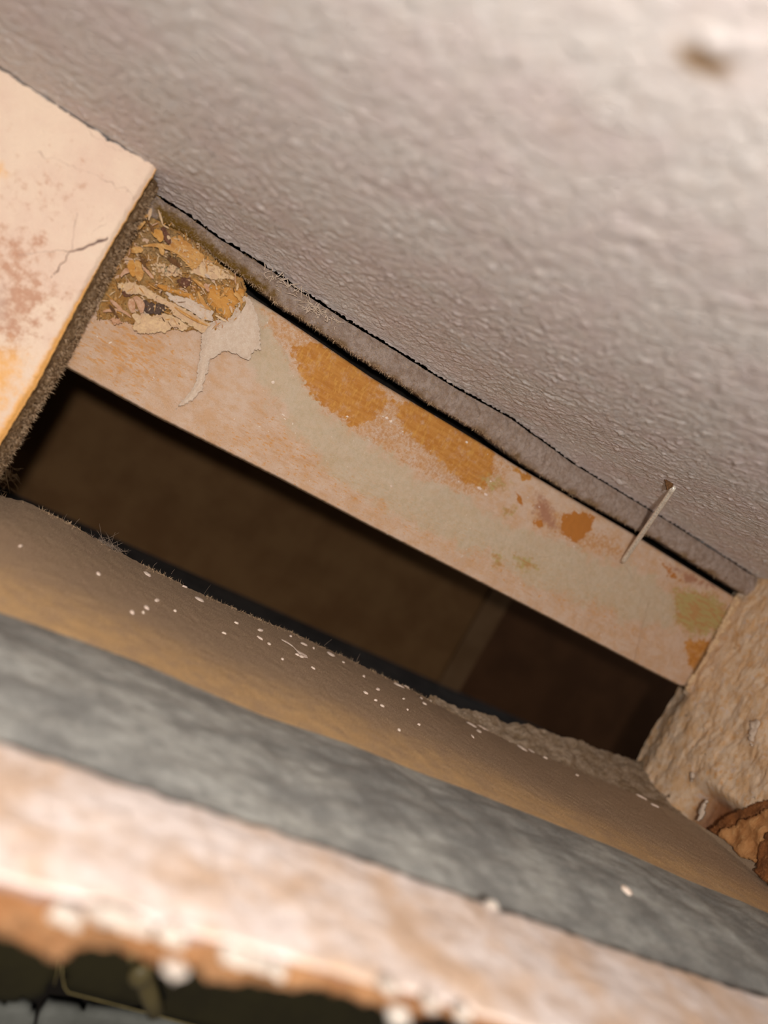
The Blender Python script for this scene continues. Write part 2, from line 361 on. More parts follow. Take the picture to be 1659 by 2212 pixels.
# ceiling slab above it
v, f = box(XL-5, XR+12, -131, 96, ZC+1.2, ZC+22)
v = [(x, y, z+(TILT*130 if y < 0 and z < ZC+2 else 0)) for x, y, z in v]
o = link('trim_1', v, f, M_VOID, smooth=False); tag(o, 'dark timber deck hidden above the plaster surface', 'deck', 'structure')

# the cavity behind the opening
B = 90.0
yb = curveY([(0, 1046), (400, 1234), (670, 1352), (877, 1449), (1200, 1605)], B)
zfl = float(yb(20.0)); zfl2 = float(yb(100.))
sx0 = onY(1065, 1360, B)[0]; sx1 = onY(1010, 1360, B)[0]
wb = thing('wall_back', 'dim brown hardboard at the back of the dark opening', 'wall', (60, B, zfl)); wb['kind'] = 'structure'
def part_box(name, parent, mat, *a, lab=None, bev=.0):
    v, f = box(*a); o = link(name, v, f, mat, parent, og(parent), smooth=False)
    if lab: o['label'] = lab
    if bev:
        b = o.modifiers.new('bevel', 'BEVEL'); b.width = bev*K; b.segments = 2
    return o
part_box('panel', wb, M_BACK, -60, sx1, B, B+3, zfl-8, ZC+1, lab='mid brown hardboard panel')
part_box('strip', wb, M_STRIP, sx1, sx0, B-.8, B+3, zfl-8, ZC+1, lab='lighter brown upright strip')
part_box('panel', wb, M_BACK2, sx0, 320, B, B+3, zfl-8, ZC+1, lab='darker reddish brown panel')
v, f = box(-60, 320, 3, B, zfl-3, zfl); o = link('floor', v, f, M_SLATE, smooth=False)
tag(o, 'slate grey bottom surface inside the dark opening', 'floor', 'structure')
v, f = box(-60, -46, -11, B, zfl, ZC+1); o = link('wall_left', v, f, M_VOID, smooth=False)
tag(o, 'dark timber side far left inside the cavity', 'wall', 'structure')

# ================================================================= plaster lip under the crack
nx, ns = 1100, 34
Xg, s = np.meshgrid(np.linspace(-6.5, XR+3, nx), np.linspace(0, 1, ns), indexing='ij')
rag = .10*perlin(Xg*3.1, 0, 1)+.13*perlin(Xg*1.1, 0, 4)+.07*perlin(Xg*7, 0, 8)
ztop = crack(Xg)-.26-.22*np.abs(rag)*2-.10*(Xg < 60)
zbot = lipb(Xg)+.25*perlin(Xg*.7, 0, 2)*.5+.12*perlin(Xg*4.3, 0, 6)+.08*perlin(Xg*9, 0, 3)
Zg = ztop+(zbot-ztop)*np.minimum(s/.82, 1)
Yg = -1.0-.75*np.sin(np.clip(s/.82, 0, 1)*math.pi*.9+.1)+np.where(s > .82, (s-.82)/.18*4, 0)
Yg = Yg-.30*fbm(Xg*.8, Zg*.9, 3, o=4)*(s < .83)-.16*fbm(Xg*4, Zg*4, 5, o=3)*(s < .83)
tip = sstep(.45, .85, s)*(.6+.8*fbm(Xg*.3, 0, 4))
moss = np.clip(sdf(pxY([(335, 440), (400, 480), (470, 540), (540, 590), (600, 640), (545, 625), (480, 600), (420, 540), (350, 490)], -1.2), Xg, Zg)/1.6*.5+.55, 0, 1)
lip = thing('plaster_lip', 'long narrow strip of dusty broken plaster under the ragged crack', 'plaster strip', (54, -1, 12))
link('strip', np.stack([Xg, Yg, Zg], -1), gridf(nx, ns), M_LIP, lip, og(lip), {'tip': tip, 'moss': moss})
part_box('backing', lip, M_VOID, -6.5, XR+7, 12.0, 13.5, 7, ZC+1.1, lab='near-black backing added for the shade in the crack and gap')  # added dark sheet so that the crack and gap look unlit
# fuzz on the lower edge and curls in the middle
xs = rs.uniform(1, 108, 4200); rt = np.stack([xs, -1.0+rs.uniform(-.5, .5, xs.size), lipb(xs)+rs.uniform(-.1, .35, xs.size)], 1)
rt = rt[rs.rand(len(rt)) < np.clip(1.1-rt[:, 0]/90, .15, 1)]
v1, f1 = hairs(rt, .5, .5, rs, .07)
xs = rs.uniform(-4, 60, 2600); u_ = rs.rand(xs.size); zz = crack(xs)-.4-(crack(xs)-lipb(xs)-.5)*u_
v2, f2 = hairs(np.stack([xs, -1.75+0*xs, zz], 1), .5, .8, rs, .05, (0, -.9, -.3))
o = link('fuzz', np.concatenate([v1, v2]), np.concatenate([f1, f2+len(v1)]), M_FUZZ, lip, og(lip)); o['kind'] = 'stuff'
cv = []; cf = []
for (px, py, n) in [(680, 668, 46), (640, 625, 16), (600, 598, 22), (720, 690, 14)]:
    c0 = onY(px, py, -2.35)
    for k in range(n):
        p = c0+rs.normal(size=3)*np.array([1.0, .2, .5]); d = rs.normal(size=3)*np.array([1, .35, .7]); q = rs.normal(size=3)*.5
        L = rs.uniform(.4, 1.3); pts = [p+d*L*a+q*L*a*a*1.2 for a in np.linspace(-.5, .5, 6)]
        v, f = tube(pts, .075, 4, [.4, 1, 1, 1, .8, .3]); nb = sum(len(a) for a in cv); cv.append(v); cf += [[i+nb for i in g] for g in f]
o = link('curled_fibres', np.concatenate(cv), cf, M_FLAP, lip, og(lip)); o['kind'] = 'stuff'; o['label'] = 'tangle of pale curled fibres'

# ================================================================= batten
battop = curveY([(330, 480), (430, 560), (532, 632), (608, 681), (702, 745), (807, 817), (934, 893), (1042, 958), (1114, 1004), (1240, 1078), (1367, 1152), (1576, 1282), (1640, 1320)])
batbot = curveY([(100, 775), (130, 790), (340, 905), (600, 1035), (800, 1140), (1000, 1242), (1200, 1345), (1400, 1450), (1480, 1490), (1560, 1532)])
bat = thing('wooden_batten', 'weathered wooden batten with layered flaking cream, orange and green-grey paint above the dark opening', 'batten', (54, 0, -9))
nx, nz = 1000, 150
Xg, s = np.meshgrid(np.linspace(-6.2, 117.5, nx), np.linspace(0, 1, nz), indexing='ij')
zt = battop(Xg); zb = batbot(Xg)+.06*perlin(Xg*1.2, 0, 1)
e = .045
q = np.clip((s-e)/(1-2*e), 0, 1); r_ = .7
Zg = zb+(zt-zb)*q
dz0 = np.minimum(Zg-zb, zt-Zg); Yg = np.where(dz0 < r_, r_-np.sqrt(np.maximum(r_**2-(r_-np.minimum(dz0, r_))**2, 0)), 0)
Yg = Yg+np.where(s < e, (e-s)/e*3.2, 0)+np.where(s > 1-e, (s-1+e)/e*3.2, 0)
def bm(pts, soft=1.0): return np.clip(sdf(pxY(pts), Xg, Zg)/(soft*1.8)*.5+.5, 0, 1)
green = bm([(548, 640), (585, 700), (630, 790), (700, 880), (760, 930), (850, 990), (920, 1030), (1000, 1060), (1080, 1130), (1160, 1155), (1250, 1190), (1330, 1215), (1400, 1235), (1470, 1300), (1455, 1360), (1380, 1345), (1250, 1290), (1150, 1255), (1050, 1205), (950, 1160), (850, 1105), (720, 1015), (640, 930), (575, 850), (548, 770)], 1.6)
film = bm([(532, 632), (560, 672), (600, 730), (630, 790), (665, 838), (700, 880), (760, 925), (850, 988), (920, 1030), (1000, 1068), (1080, 1115), (1160, 1150), (1250, 1185), (1345, 1215), (1400, 1300), (1350, 1500), (600, 1300), (200, 900), (380, 600)], .25)
amber = np.maximum.reduce([bm([(630, 750), (690, 742), (770, 785), (835, 845), (832, 880), (800, 905), (765, 925), (735, 900), (700, 875), (660, 830)]),
    bm([(850, 868), (905, 875), (985, 918), (1060, 968), (1072, 1005), (1045, 1055), (1000, 1040), (940, 985), (875, 930)]),
    bm([(1100, 1000), (1150, 1030), (1130, 1040)], .8), bm([(1480, 1385), (1545, 1380), (1530, 1440), (1500, 1470), (1488, 1430)], 1.4)])
mott = np.maximum.reduce([bm([(560, 670), (640, 690), (700, 735), (850, 850), (1060, 960), (1100, 1010), (1080, 1060), (1000, 1068), (920, 1028), (850, 985), (760, 925), (700, 880), (640, 800), (600, 730)], 1.5),
    bm([(1230, 1120), (1340, 1170), (1350, 1210), (1250, 1185)], 1.5), bm([(1150, 1080), (1220, 1110), (1230, 1170), (1150, 1135)], 1.2)*.9])
red = np.maximum(bm([(1150, 1060), (1200, 1080), (1215, 1150), (1180, 1150), (1150, 1120)], 1.6)*.75, bm([(1440, 1215), (1500, 1240), (1560, 1275), (1480, 1260)], 1.5)*.9)
rust = np.maximum.reduce([bm([(1212, 1112), (1245, 1104), (1286, 1116), (1278, 1145), (1262, 1160), (1240, 1172), (1214, 1152)]), bm([(1113, 1063), (1124, 1066), (1132, 1095), (1120, 1090)], .6),
    bm([(1150, 1120), (1172, 1122), (1176, 1140), (1155, 1136)], .8), bm([(1460, 1300), (1520, 1310), (1560, 1330), (1500, 1325)], 1.5)*.7, bm([(1425, 1208), (1450, 1225), (1480, 1262), (1440, 1245)], 1.2)*.85])
olive = np.maximum.reduce([bm([(1045, 1030), (1085, 1035), (1095, 1055), (1060, 1058)], 1.4)*.85, bm([(1090, 1095), (1110, 1098), (1108, 1115), (1092, 1112)], .7), bm([(1110, 1200), (1140, 1205), (1162, 1228), (1130, 1232)], 1),
    bm([(1455, 1275), (1540, 1282), (1578, 1330), (1560, 1365), (1490, 1370), (1462, 1345)], 1.2), bm([(1064, 1195), (1082, 1200), (1080, 1225), (1066, 1220)], .8)])
strk = np.maximum.reduce([.55*bm([(150, 770), (240, 660), (330, 720), (380, 800), (300, 850)], 3), .46*bm([(450, 940), (560, 900), (1000, 1130), (1350, 1300), (1380, 1380), (1200, 1300), (700, 1060)], 3),
    .62*bm([(200, 690), (300, 700), (380, 760), (330, 780), (200, 730)], 2)])
edge_dark = np.clip(1-np.minimum(Zg-zb, 9)/.75, 0, 1)*1.0+np.clip(1-(zt-Zg)/.35, 0, 1)*.5+np.clip((Xg-113.2)/1.5, 0, 1)*.6  # darker rims: dusty lower edge, plus upper edge and right end
Yg = Yg-.13*sstep(.2, .8, film)*(dz0 > .3)-.05*fbm(Xg*.9, Zg*.9, 1, o=4)-.14*fbm(Xg*.12, Zg*.25, 6, o=2)
link('body', np.stack([Xg, Yg, Zg], -1), gridf(nx, nz), M_BAT, bat, og(bat), dict(green=green, amber=amber, mottle=mott, red=red, rust=rust, olive=olive, streak=strk, edge_dark=edge_dark))
# torn corner
def zp(pts): return [(200+x/3.95, 420+y/3.95) for x, y in pts]
torn = pxY([(312, 415), (340, 424), (368, 448), (400, 490), (440, 535), (480, 574), (524, 603), (535, 640), (515, 690), (470, 715), (400, 715), (330, 710), (285, 700), (240, 690), (206, 692), (216, 648), (246, 580), (282, 490)])
def tz(x, z): return -.45-.75*fbm(x*.6, z*.6, 2, o=5, r=.62)-.2*fbm(x*2.4, z*2.4, 5, o=3)
v, f = slab(torn, tz, .8, .17, .12, 4)
X_, Z_ = v[:, 0], v[:, 2]
def tm(pts, soft=1.): return np.clip(sdf(pxY(zp(pts)), X_, Z_)/soft*.5+.5, 0, 1)
tan = tm([(420, 330), (560, 280), (740, 350), (870, 450), (970, 530), (900, 620), (830, 670), (640, 560), (420, 520), (340, 440)], 1.2)
brown = np.maximum.reduce([tm([(480, 20), (560, 60), (480, 250), (400, 400), (300, 520), (200, 640), (150, 760), (80, 840), (250, 500), (420, 100)], 1.5)*.8, tm([(640, 520), (700, 540), (760, 620), (700, 620)], .6), tm([(380, 500), (440, 520), (500, 600), (430, 620)], 1)*.8, tm([(205, 790), (330, 840), (320, 880), (250, 850)], .5)])
white = tm([(510, 590), (560, 590), (640, 620), (740, 600), (760, 650), (700, 700), (600, 680)], .7)*.9
link('torn_corner', v, f, M_TORN, bat, og(bat), dict(tan=tan, brown=brown, white=white))['label'] = 'splintered amber wood where the paint has torn away'
# peeled films
def film_part(name, px, mat, base, curl, seed, lab=None, th=.12, step=.15, jit=.12, tilt=(0, 0)):
    P = pxY(px, base); cx = np.mean([a[0] for a in P]); cz = np.mean([a[1] for a in P])
    def yf(x, z): return base-curl*(1-np.clip((sdf(P, x, z))/1.2, 0, 1))**2-.12*fbm(x*.5, z*.5, seed, o=3)-.03*fbm(x*3, z*3, seed, o=2)+tilt[0]*(x-cx)+tilt[1]*(z-cz)
    v, f = slab(P, yf, th, step, jit, seed); o = link(name, v, f, mat, bat, og(bat))
    if lab: o['label'] = lab
    return o
film_part('paint_flake', [(447, 697), (470, 690), (489, 690), (499, 684), (511, 660), (526, 640), (533, 636), (547, 660), (558, 688), (562, 719), (562, 757), (547, 757), (539, 777), (524, 774), (506, 762), (486, 759), (468, 767), (453, 778), (449, 800), (441, 826), (438, 845), (430, 843), (420, 862), (402, 872), (378, 884), (386, 872), (410, 845), (424, 818), (429, 780), (435, 728)], M_FLAP, -.85, .5, 11, 'large pale peeling flake with a long thin tail')
film_part('paint_flake', zp([(340, 1140), (345, 1165), (375, 1160), (400, 1195), (440, 1190), (470, 1180), (520, 1190), (560, 1170), (620, 1190), (680, 1140), (720, 1130), (760, 1170), (840, 1130), (740, 1070), (640, 1020), (520, 1030), (420, 1010), (370, 1060)]), M_FLAPY, -1.0, .55, 12, 'creamy yellow flake with a frayed lower edge')
film_part('paint_flake', zp([(215, 760), (330, 745), (470, 800), (600, 880), (700, 930), (760, 960), (860, 1020), (960, 1070), (1000, 1110), (940, 1190), (840, 1125), (700, 1035), (640, 960), (500, 900), (420, 860), (300, 850), (220, 800)]), M_FLAPY, -1.05, .5, 13, 'long narrow yellowed flake lying across the torn wood')
film_part('paint_flake', zp([(610, 820), (700, 860), (830, 890), (900, 930), (950, 930), (1030, 1000), (1020, 1080), (950, 1075), (860, 1020), (760, 960), (660, 900)]), M_FLAP, -1.15, .4, 14, 'pinkish-grey sliver of paint')
film_part('resin_patch', zp([(960, 820), (1010, 770), (1100, 770), (1200, 800), (1290, 800), (1310, 870), (1240, 960), (1180, 1060), (1130, 1060), (1060, 1010), (980, 920)]), M_AMBER, -.9, -.3, 15, 'glossy amber bare patch', .3)
film_part('resin_patch', zp([(560, 760), (700, 800), (860, 850), (960, 930), (930, 960), (800, 890), (640, 830), (540, 790)]), M_AMBER, -1.05, -.2, 16, 'amber grain ridge', .3)
film_part('paint_flake', zp([(830, 670), (870, 600), (960, 550), (1010, 570), (1100, 640), (1230, 725), (1020, 725), (920, 700)]), M_FLAPY, -.85, .12, 17, 'cream edge flake beside the black gap')
film_part('bare_wood_film', zp([(640, 380), (740, 350), (860, 440), (970, 530), (930, 590), (850, 650), (760, 560), (660, 480)]), M_SPL, -1.05, .1, 18, 'tan bare wood scale with dark specks')
film_part('knot', zp([(390, 885), (440, 900), (540, 930), (640, 945), (620, 1000), (560, 1035), (460, 1015), (390, 940)]), M_KNOT, -1.25, -.2, 19, 'dark grey fuzzy knot', .3)
film_part('knot', zp([(715, 735), (760, 705), (820, 700), (860, 735), (850, 775), (790, 802), (740, 780)]), M_KNOTR, -1.35, -.3, 20, 'reddish brown knot', .3)
film_part('wood_chip', zp([(140, 1060), (180, 1050), (230, 1060), (250, 1105), (180, 1110)]), M_SPLP, -1.0, .3, 21)
film_part('wood_chip', zp([(205, 790), (270, 810), (345, 850), (320, 885), (270, 880), (240, 830)]), M_KNOTR, -1.1, -.1, 22)
# crumbs of white and every splinter
def splinter(p0, p1, w, mat, seed, name='wood_splinter', th=.07):
    r = np.random.RandomState(seed); p0 = np.array(p0); p1 = np.array(p1); d = p1-p0; L = np.linalg.norm(d); d /= L
    sd = np.cross(d, [0, 1, 0]); sd /= np.linalg.norm(sd)+1e-9; n = 6; v = []; bw = r.normal()*.08*L
    for i in range(n):
        t = i/(n-1); ww = w*.5*(math.sin(math.pi*(t*.8+.12))**.7)*r.uniform(.7, 1.2); c_ = p0+d*L*t+np.array([0, -1, 0])*(math.sin(t*math.pi)*.12*L*.5)+sd*bw*math.sin(t*math.pi)
        for a, b in ((-1, 0), (1, 0), (1, th), (-1, th)): v.append(c_+sd*ww*a+np.array([0, b, 0]))
    f = []
    for i in range(n-1):
        for k in range(4): f.append([i*4+k, i*4+(k+1) % 4, i*4+4+(k+1) % 4, i*4+4+k])
    f += [[3, 2, 1, 0], [n*4-4, n*4-3, n*4-2, n*4-1]]
    return link(name, np.array(v), f, mat, bat, og(bat), smooth=False)
spl = [((360, 870), (420, 1010), 60, M_SPLP), ((345, 1020), (400, 1100), 66, M_FLAPY), ((330, 890), (345, 1010), 60, M_SPLP), ((430, 440), (800, 560), 30, M_SPL), ((330, 480), (430, 470), 50, M_SPL),
    ((640, 350), (670, 420), 24, M_FLAPY), ((600, 280), (660, 420), 60, M_KNOTR), ((520, 310), (590, 400), 80, M_AMBER), ((560, 130), (600, 260), 18, M_FLAPY), ((600, 260), (650, 290), 14, M_FLAPY),
    ((470, 240), (520, 330), 26, M_SPLD), ((540, 420), (600, 520), 40, M_SPL), ((380, 560), (400, 740), 60, M_SPL), ((330, 560), (350, 700), 50, M_AMBER), ((240, 700), (340, 640), 34, M_SPLP),
    ((400, 520), (470, 640), 24, M_SPLD), ((430, 620), (520, 720), 26, M_SPLP), ((640, 540), (750, 620), 40, M_SPLD), ((1160, 800), (1090, 880), 20, M_SPL), ((1240, 760), (1230, 820), 22, M_FLAPY),
    ((1210, 840), (1280, 930), 36, M_SPL), ((1050, 1030), (1140, 1085), 24, M_FLAPY), ((960, 760), (990, 830), 34, M_SPLP), ((960, 680), (1000, 715), 24, M_FLAP), ((190, 980), (330, 1050), 24, M_SPLP),
    ((150, 900), (250, 990), 34, M_SPLP), ((140, 940), (220, 1060), 24, M_SPLD), ((90, 1000), (200, 1000), 22, M_SPLP), ((1170, 950), (1190, 1010), 20, M_FLAPY), ((700, 960), (980, 1120), 22, M_SPL),
    ((900, 830), (1010, 990), 30, M_SPL), ((860, 720), (960, 800), 30, M_SPL), ((500, 120), (480, 220), 24, M_FLAPY), ((420, 200), (500, 160), 22, M_SPL), ((380, 300), (450, 230), 30, M_SPL)]
for i, (a, b, w, mt) in enumerate(spl):
    p = onY(200+a[0]/3.95, 420+a[1]/3.95, -1.45-.2*(i % 3)); q = onY(200+b[0]/3.95, 420+b[1]/3.95, -1.45-.25*((i+1) % 3)); splinter(p, q, w/3.95*.067, mt, i)
PT = np.array(torn); mats = [M_SPL, M_SPL, M_AMBER, M_SPLP, M_SPLD, M_FLAPY, M_FLAPY]; k = 0
while k < 230:
    x_, z_ = rs.uniform(PT[:, 0].min(), PT[:, 0].max()), rs.uniform(PT[:, 1].min(), PT[:, 1].max())
    if sdf(PT, np.array([x_]), np.array([z_]))[0] < .3: continue
    a_ = rs.normal(-.7, .8); L = rs.uniform(.3, 1.5); d = np.array([math.cos(a_), rs.normal()*.2, math.sin(a_)])*L/2; c_ = np.array([x_, -1.15-rs.rand()*.4, z_])
    splinter(c_-d, c_+d, rs.uniform(.05, .17), mats[rs.randint(len(mats))], 100+k); k += 1
cr = []; cf = []
def crumb(center, r, seed):
    bmh = bmesh.new(); bmesh.ops.create_icosphere(bmh, subdivisions=1, radius=1); v = np.array([tuple(a.co) for a in bmh.verts]); f = [[b.index for b in a.verts] for a in bmh.faces]; bmh.free()
    q = np.random.RandomState(seed); v = v*(1+q.uniform(-.35, .35, (len(v), 1)))*np.array(r); return v+np.array(center), f
for i in range(60):
    c_ = onY(*zp([(rs.uniform(515, 760), rs.uniform(590, 690))])[0], -1.3); v, f = crumb(c_, np.array([.3, .2, .25])*rs.uniform(.3, 1), i); nb = sum(len(a) for a in cr); cr.append(v); cf += [[a+nb for a in g] for g in f]
for i in range(420):
    x_, y_ = rs.uniform(350, 1250), rs.uniform(20, 1100); P_ = zp([(x_, y_)])[0]; c_ = onY(*P_, -1.2)
    if sdf(PT, np.array([c_[0]]), np.array([c_[2]]))[0] < .1: continue
    v, f = crumb(c_, np.array([.14, .12, .12])*rs.uniform(.4, 1.3), i); nb = sum(len(a) for a in cr); cr.append(v); cf += [[a+nb for a in g] for g in f]
o = link('crumbs', np.concatenate(cr), cf, M_FLAPY, bat, og(bat), smooth=False); o['kind'] = 'stuff'

for i, (px, py, r1) in enumerate([(835, 903, .35), (845, 910, .3), (828, 900, .2), (1008, 955, .25), (750, 900, .2), (1035, 1055, .4), (1050, 1068, .35), (1060, 1040, .25), (615, 905, .2), (590, 826, .35), (612, 896, .25), (1140, 1075, .2), (1165, 1095, .2), (990, 1040, .2), (845, 1050, .2), (1240, 1180, .2)]):
    c_ = onY(px, py, -.2); v, f = crumb(c_, np.array([r1, .12, r1*.7]), 900+i); link('paint_crumb', v, f, M_FLECK, bat, og(bat), smooth=False)

# ================================================================= wire staple leg
p0 = onC(1459, 1047)+np.array([0, 0, -.35]); p1 = onY(1345, 1214, -1.2)
nail = thing('wire_nail', 'thin galvanised wire nail lying across the black gap at the right', 'nail', tuple(p0))
pts = np.array([p0+(p1-p0)*t_ for t_ in np.linspace(0, 1, 25)])
v, f = tube(pts, .45, 14, [.80+.20*t_ for t_ in np.linspace(0, 1, 24)]+[.8]); link('shank', v, f, M_WIRE, nail, og(nail))
yq = p0[1]-.5; v, f = slab(pxY([(1437, 1037), (1448, 1035), (1456, 1048), (1448, 1056), (1441, 1058)], yq), lambda x, z: yq-.2*fbm(x, z), .25, .1, .05, 3)
link('caught_splinter', v, f, M_SPLD, nail, og(nail))['label'] = 'olive brown splinter caught at the upper end'

# ================================================================= left board
blk = thing('painted_board', 'cream painted board with branching hairline cracks and orange stained edge, at far left', 'board', (-26, -8, -28))
YB = -9.9
edge = curve3([(onY(x, y, YB)[2], onY(x, y, YB)[0], 0) for x, y in [(345, 350), (340, 362), (290, 445), (245, 520), (200, 600), (147, 700), (80, 830), (40, 895), (0, 960), (-60, 1065)]])
nz, nx = 520, 380
Zg, s = np.meshgrid(np.linspace(-29.5, ZC+.75, nz), np.linspace(0, 1, nx), indexing='ij')
ex = edge(Zg)[0]+.10*perlin(Zg*1.2, 0, 3)+.05*perlin(Zg*5, 0, 3)
Xg = -44+(ex+44)*s
Zg = Zg-sstep(ZC-2, ZC+.75, Zg)*(.42+.28*perlin(Xg*.8, 0, 4)+.14*perlin(Xg*3, 0, 4))*sstep(ex-.2, ex-5, Xg)
Yg = YB+.45*sstep(.9, 0, (ex-Xg))**2-.06*fbm(Xg*.5, Zg*.5, 2, o=4)-.05*fbm(Xg*3, Zg*3, 5, o=3)
def seg(pts, w, amp=.2):
    P = np.array(pxY(pts, YB)); d = np.full(Xg.shape, 1e9); xx = Xg+amp*perlin(Xg*1.3, Zg*1.3, 1); zz = Zg+amp*perlin(Xg*1.3, Zg*1.3, 9)
    for a, b in zip(P[:-1], P[1:]):
        e_ = b-a; t_ = np.clip(((xx-a[0])*e_[0]+(zz-a[1])*e_[1])/(e_@e_), 0, 1); d = np.minimum(d, np.hypot(xx-a[0]-t_*e_[0], zz-a[1]-t_*e_[1]))
    return np.clip(1-d/w, 0, 1)
crk = np.maximum.reduce([seg([(232, 514), (210, 522), (190, 530), (175, 538), (150, 543)], .24), seg([(152, 543), (143, 556), (125, 582), (110, 600)], .13), seg([(150, 545), (135, 540)], .12)])
hair = np.maximum.reduce([seg([(135, 542), (95, 543), (40, 552)], .16), seg([(155, 545), (160, 500), (166, 460)], .14), seg([(60, 325), (160, 360), (250, 400), (290, 425)], .12, .5), seg([(290, 345), (230, 310), (150, 250)], .1, .5), seg([(230, 480), (200, 500)], .1)])
def km(pts, soft): return np.clip(sdf(pxY(pts, YB), Xg, Zg)/soft*.5+.5, 0, 1)
stain = np.maximum.reduce([.62*km([(-60, 420), (40, 470), (120, 500), (130, 600), (170, 640), (110, 720), (60, 780), (-60, 800)], 5), .35*km([(-80, 200), (330, 350), (240, 520), (-80, 700)], 6), .7*km([(10, 500), (60, 520), (40, 600), (0, 600)], 3)])
blue = .8*km([(-40, 580), (30, 600), (20, 700), (-40, 740)], 3)
amb = np.maximum.reduce([np.clip(1-(ex-Xg)/(.3+1.7*sstep(5, -14, Zg)), 0, 1)*.85, .62*km([(-60, 700), (60, 740), (100, 760), (60, 860), (0, 970), (-60, 1000)], 4), .75*km([(-30, 345), (10, 352), (18, 388), (-30, 400)], 2)])
Yg = Yg+.25*crk
link('face', np.stack([Xg, Yg, Zg], -1), gridf(nz, nx)[:, ::-1], M_BLK, blk, og(blk), dict(crack=crk, hair=hair, stain=stain, blue=blue, amber=amb))
# fibrous edge of the board
nz, nx = 480, 120
Zg, s = np.meshgrid(np.linspace(-29.5, ZC-.1, nz), np.linspace(0, 1, nx), indexing='ij')
ex = edge(Zg)[0]
xf = np.interp(Zg, [-30, -9, 3, 16], [onY(20, 1000, 0)[0]-.6, onY(136, 792, 0)[0], onY(225, 620, 0)[0], onY(330, 420, 0)[0]])
Yg = YB+.2+(-.2-YB)*s
Xg = ex+(xf-ex)*s+.35*np.sin(np.clip((s-.25)*math.pi/.75, 0, math.pi))*1.0-.55*np.exp(-((s-.16)/.09)**2)
Xg = Xg+(.42*fbm(Zg*.6, Yg*.6, 3, o=5, r=.6)*sstep(0, .2, s))
link('fibrous_edge', np.stack([Xg, Yg, Zg], -1), gridf(nz, nx), M_BSIDE, blk, og(blk))['label'] = 'dark brown fibrous side edge thick with dust'
zz = rs.uniform(-26, 16, 7000); ss = rs.rand(7000)**.6; ex = edge(zz)[0]; xf = np.interp(zz, [-30, -9, 3, 16], [onY(20, 1000, 0)[0]-.6, onY(136, 792, 0)[0], onY(225, 620, 0)[0], onY(330, 420, 0)[0]])
rt = np.stack([ex+(xf-ex)*ss+.35*np.sin(np.clip((ss-.25)*math.pi/.75, 0, math.pi)), YB+.2-(YB+.2)*ss, zz], 1)
rt = rt[ss > .25]
v, f = hairs(rt, .55, .7, rs, .07, (.9, -.6, -.1)); o = link('fuzz', v, f, M_FUZZ, blk, og(blk)); o['kind'] = 'stuff'
v, f = box(-44, -7.4, YB+.8, -.2, -29.5, ZC-.2); link('core', v, f, M_VOID, blk, og(blk), smooth=False)
# loose dark hairs at the lower edge
cv = []; cf = []
for k in range(34):
    p = onY(rs.uniform(2, 30), rs.uniform(930, 1050), rs.uniform(-10, -2)); d = rs.normal(size=3)*.9; q = rs.normal(size=3)*.9
    pts = [p+d*a+q*math.sin(a*5+k)*.5 for a in np.linspace(-.8, .8, 9)]
    v, f = tube(pts, .022, 3, [.6]*9); nb = sum(len(a) for a in cv); cv.append(v); cf += [[i+nb for i in g] for g in f]
o = link('loose_hairs', np.concatenate(cv), cf, M_BSIDE, blk, og(blk)); o['kind'] = 'stuff'

# ================================================================= dusty rail
rb = [(0, 1070, 0), (60, 1085, 0), (150, 1130, 0), (240, 1183, 0), (330, 1230, 0), (440, 1285, 0), (560, 1337, 0), (640, 1370, 0), (750, 1422, 0), (870, 1480, 0), (960, 1530, -1), (1010, 1555, -2), (1100, 1602, -4), (1250, 1665, -7), (1400, 1727, -11), (1500, 1776, -17), (1580, 1827, -24), (1659, 1873, -31)]
RB = [onY(x, y, Y) for x, y, Y in rb]; RB = [RB[0]+np.array([-40, 0, 0])]+RB
RB = sorted(RB, key=lambda a: a[0])
rf = [(0, 1322), (150, 1375), (300, 1430), (400, 1474), (569, 1546), (750, 1605), (906, 1668), (1012, 1706), (1171, 1769), (1334, 1833), (1493, 1904), (1596, 1944), (1659, 1972)]
def Yfront(x): return -34-11*(x/1659)**2
RF = [onY(x, y, Yfront(x)) for x, y in rf]; RF = [RF[0]+np.array([-45, 0, .5])]+RF+[RF[-1]+np.array([16, -2, -.4])]
# parametrise both edges by their share of length so that columns stay roughly square to the rail
def resamp(P, n, key):
    P = np.array(P); u = np.array(key); t_ = np.linspace(0, 1, n); return np.stack([np.interp(t_, u, P[:, i]) for i in range(3)], 1)
def byx(P): x = np.array(P)[:, 0]; return (x-x[0])/(x[-1]-x[0])
nx, ns = 900, 110
# extend back edge to the right inside the end block
RB2 = RB
A = resamp(RB2, nx, byx(RB2)); C_ = resamp(RF, nx, byx(RF))
def rail_pt(i, s):
    a, c = A[i], C_[i]; return a+(c-a)*s
s = np.linspace(0, 1, ns); s2 = s**1.15
P = A[:, None, :]+(C_-A)[:, None, :]*s2[None, :, None]
nz_ = fbm(P[..., 0]*.5, P[..., 1]*.5, 3, o=4)
P[..., 2] += .9*np.sin(np.pi*np.clip(s2, 0, 1))[None, :]**.8*(.3+.7*sstep(0, 40, P[..., 0]))*.0+.08*nz_
P[..., 2] += .16*fbm(P[..., 0]*1.1, 0*P[..., 1], 8, o=4)*np.exp(-s2*30)[None, :]
backlip = P[:, :1, :].copy(); backlip[..., 1] += .8; backlip[..., 2] -= .5; bl2 = backlip.copy(); bl2[..., 1] += .2; bl2[..., 2] -= 9
frontlip = P[:, -1:, :].copy(); frontlip[..., 1] -= .02; frontlip[..., 2] -= .12; fl2 = frontlip.copy(); fl2[..., 1] += 3.4; fl2[..., 2] -= 7
skirt = np.concatenate([P[:, -1:, :]-np.array([0, -.02, .02]), fl2], 1)
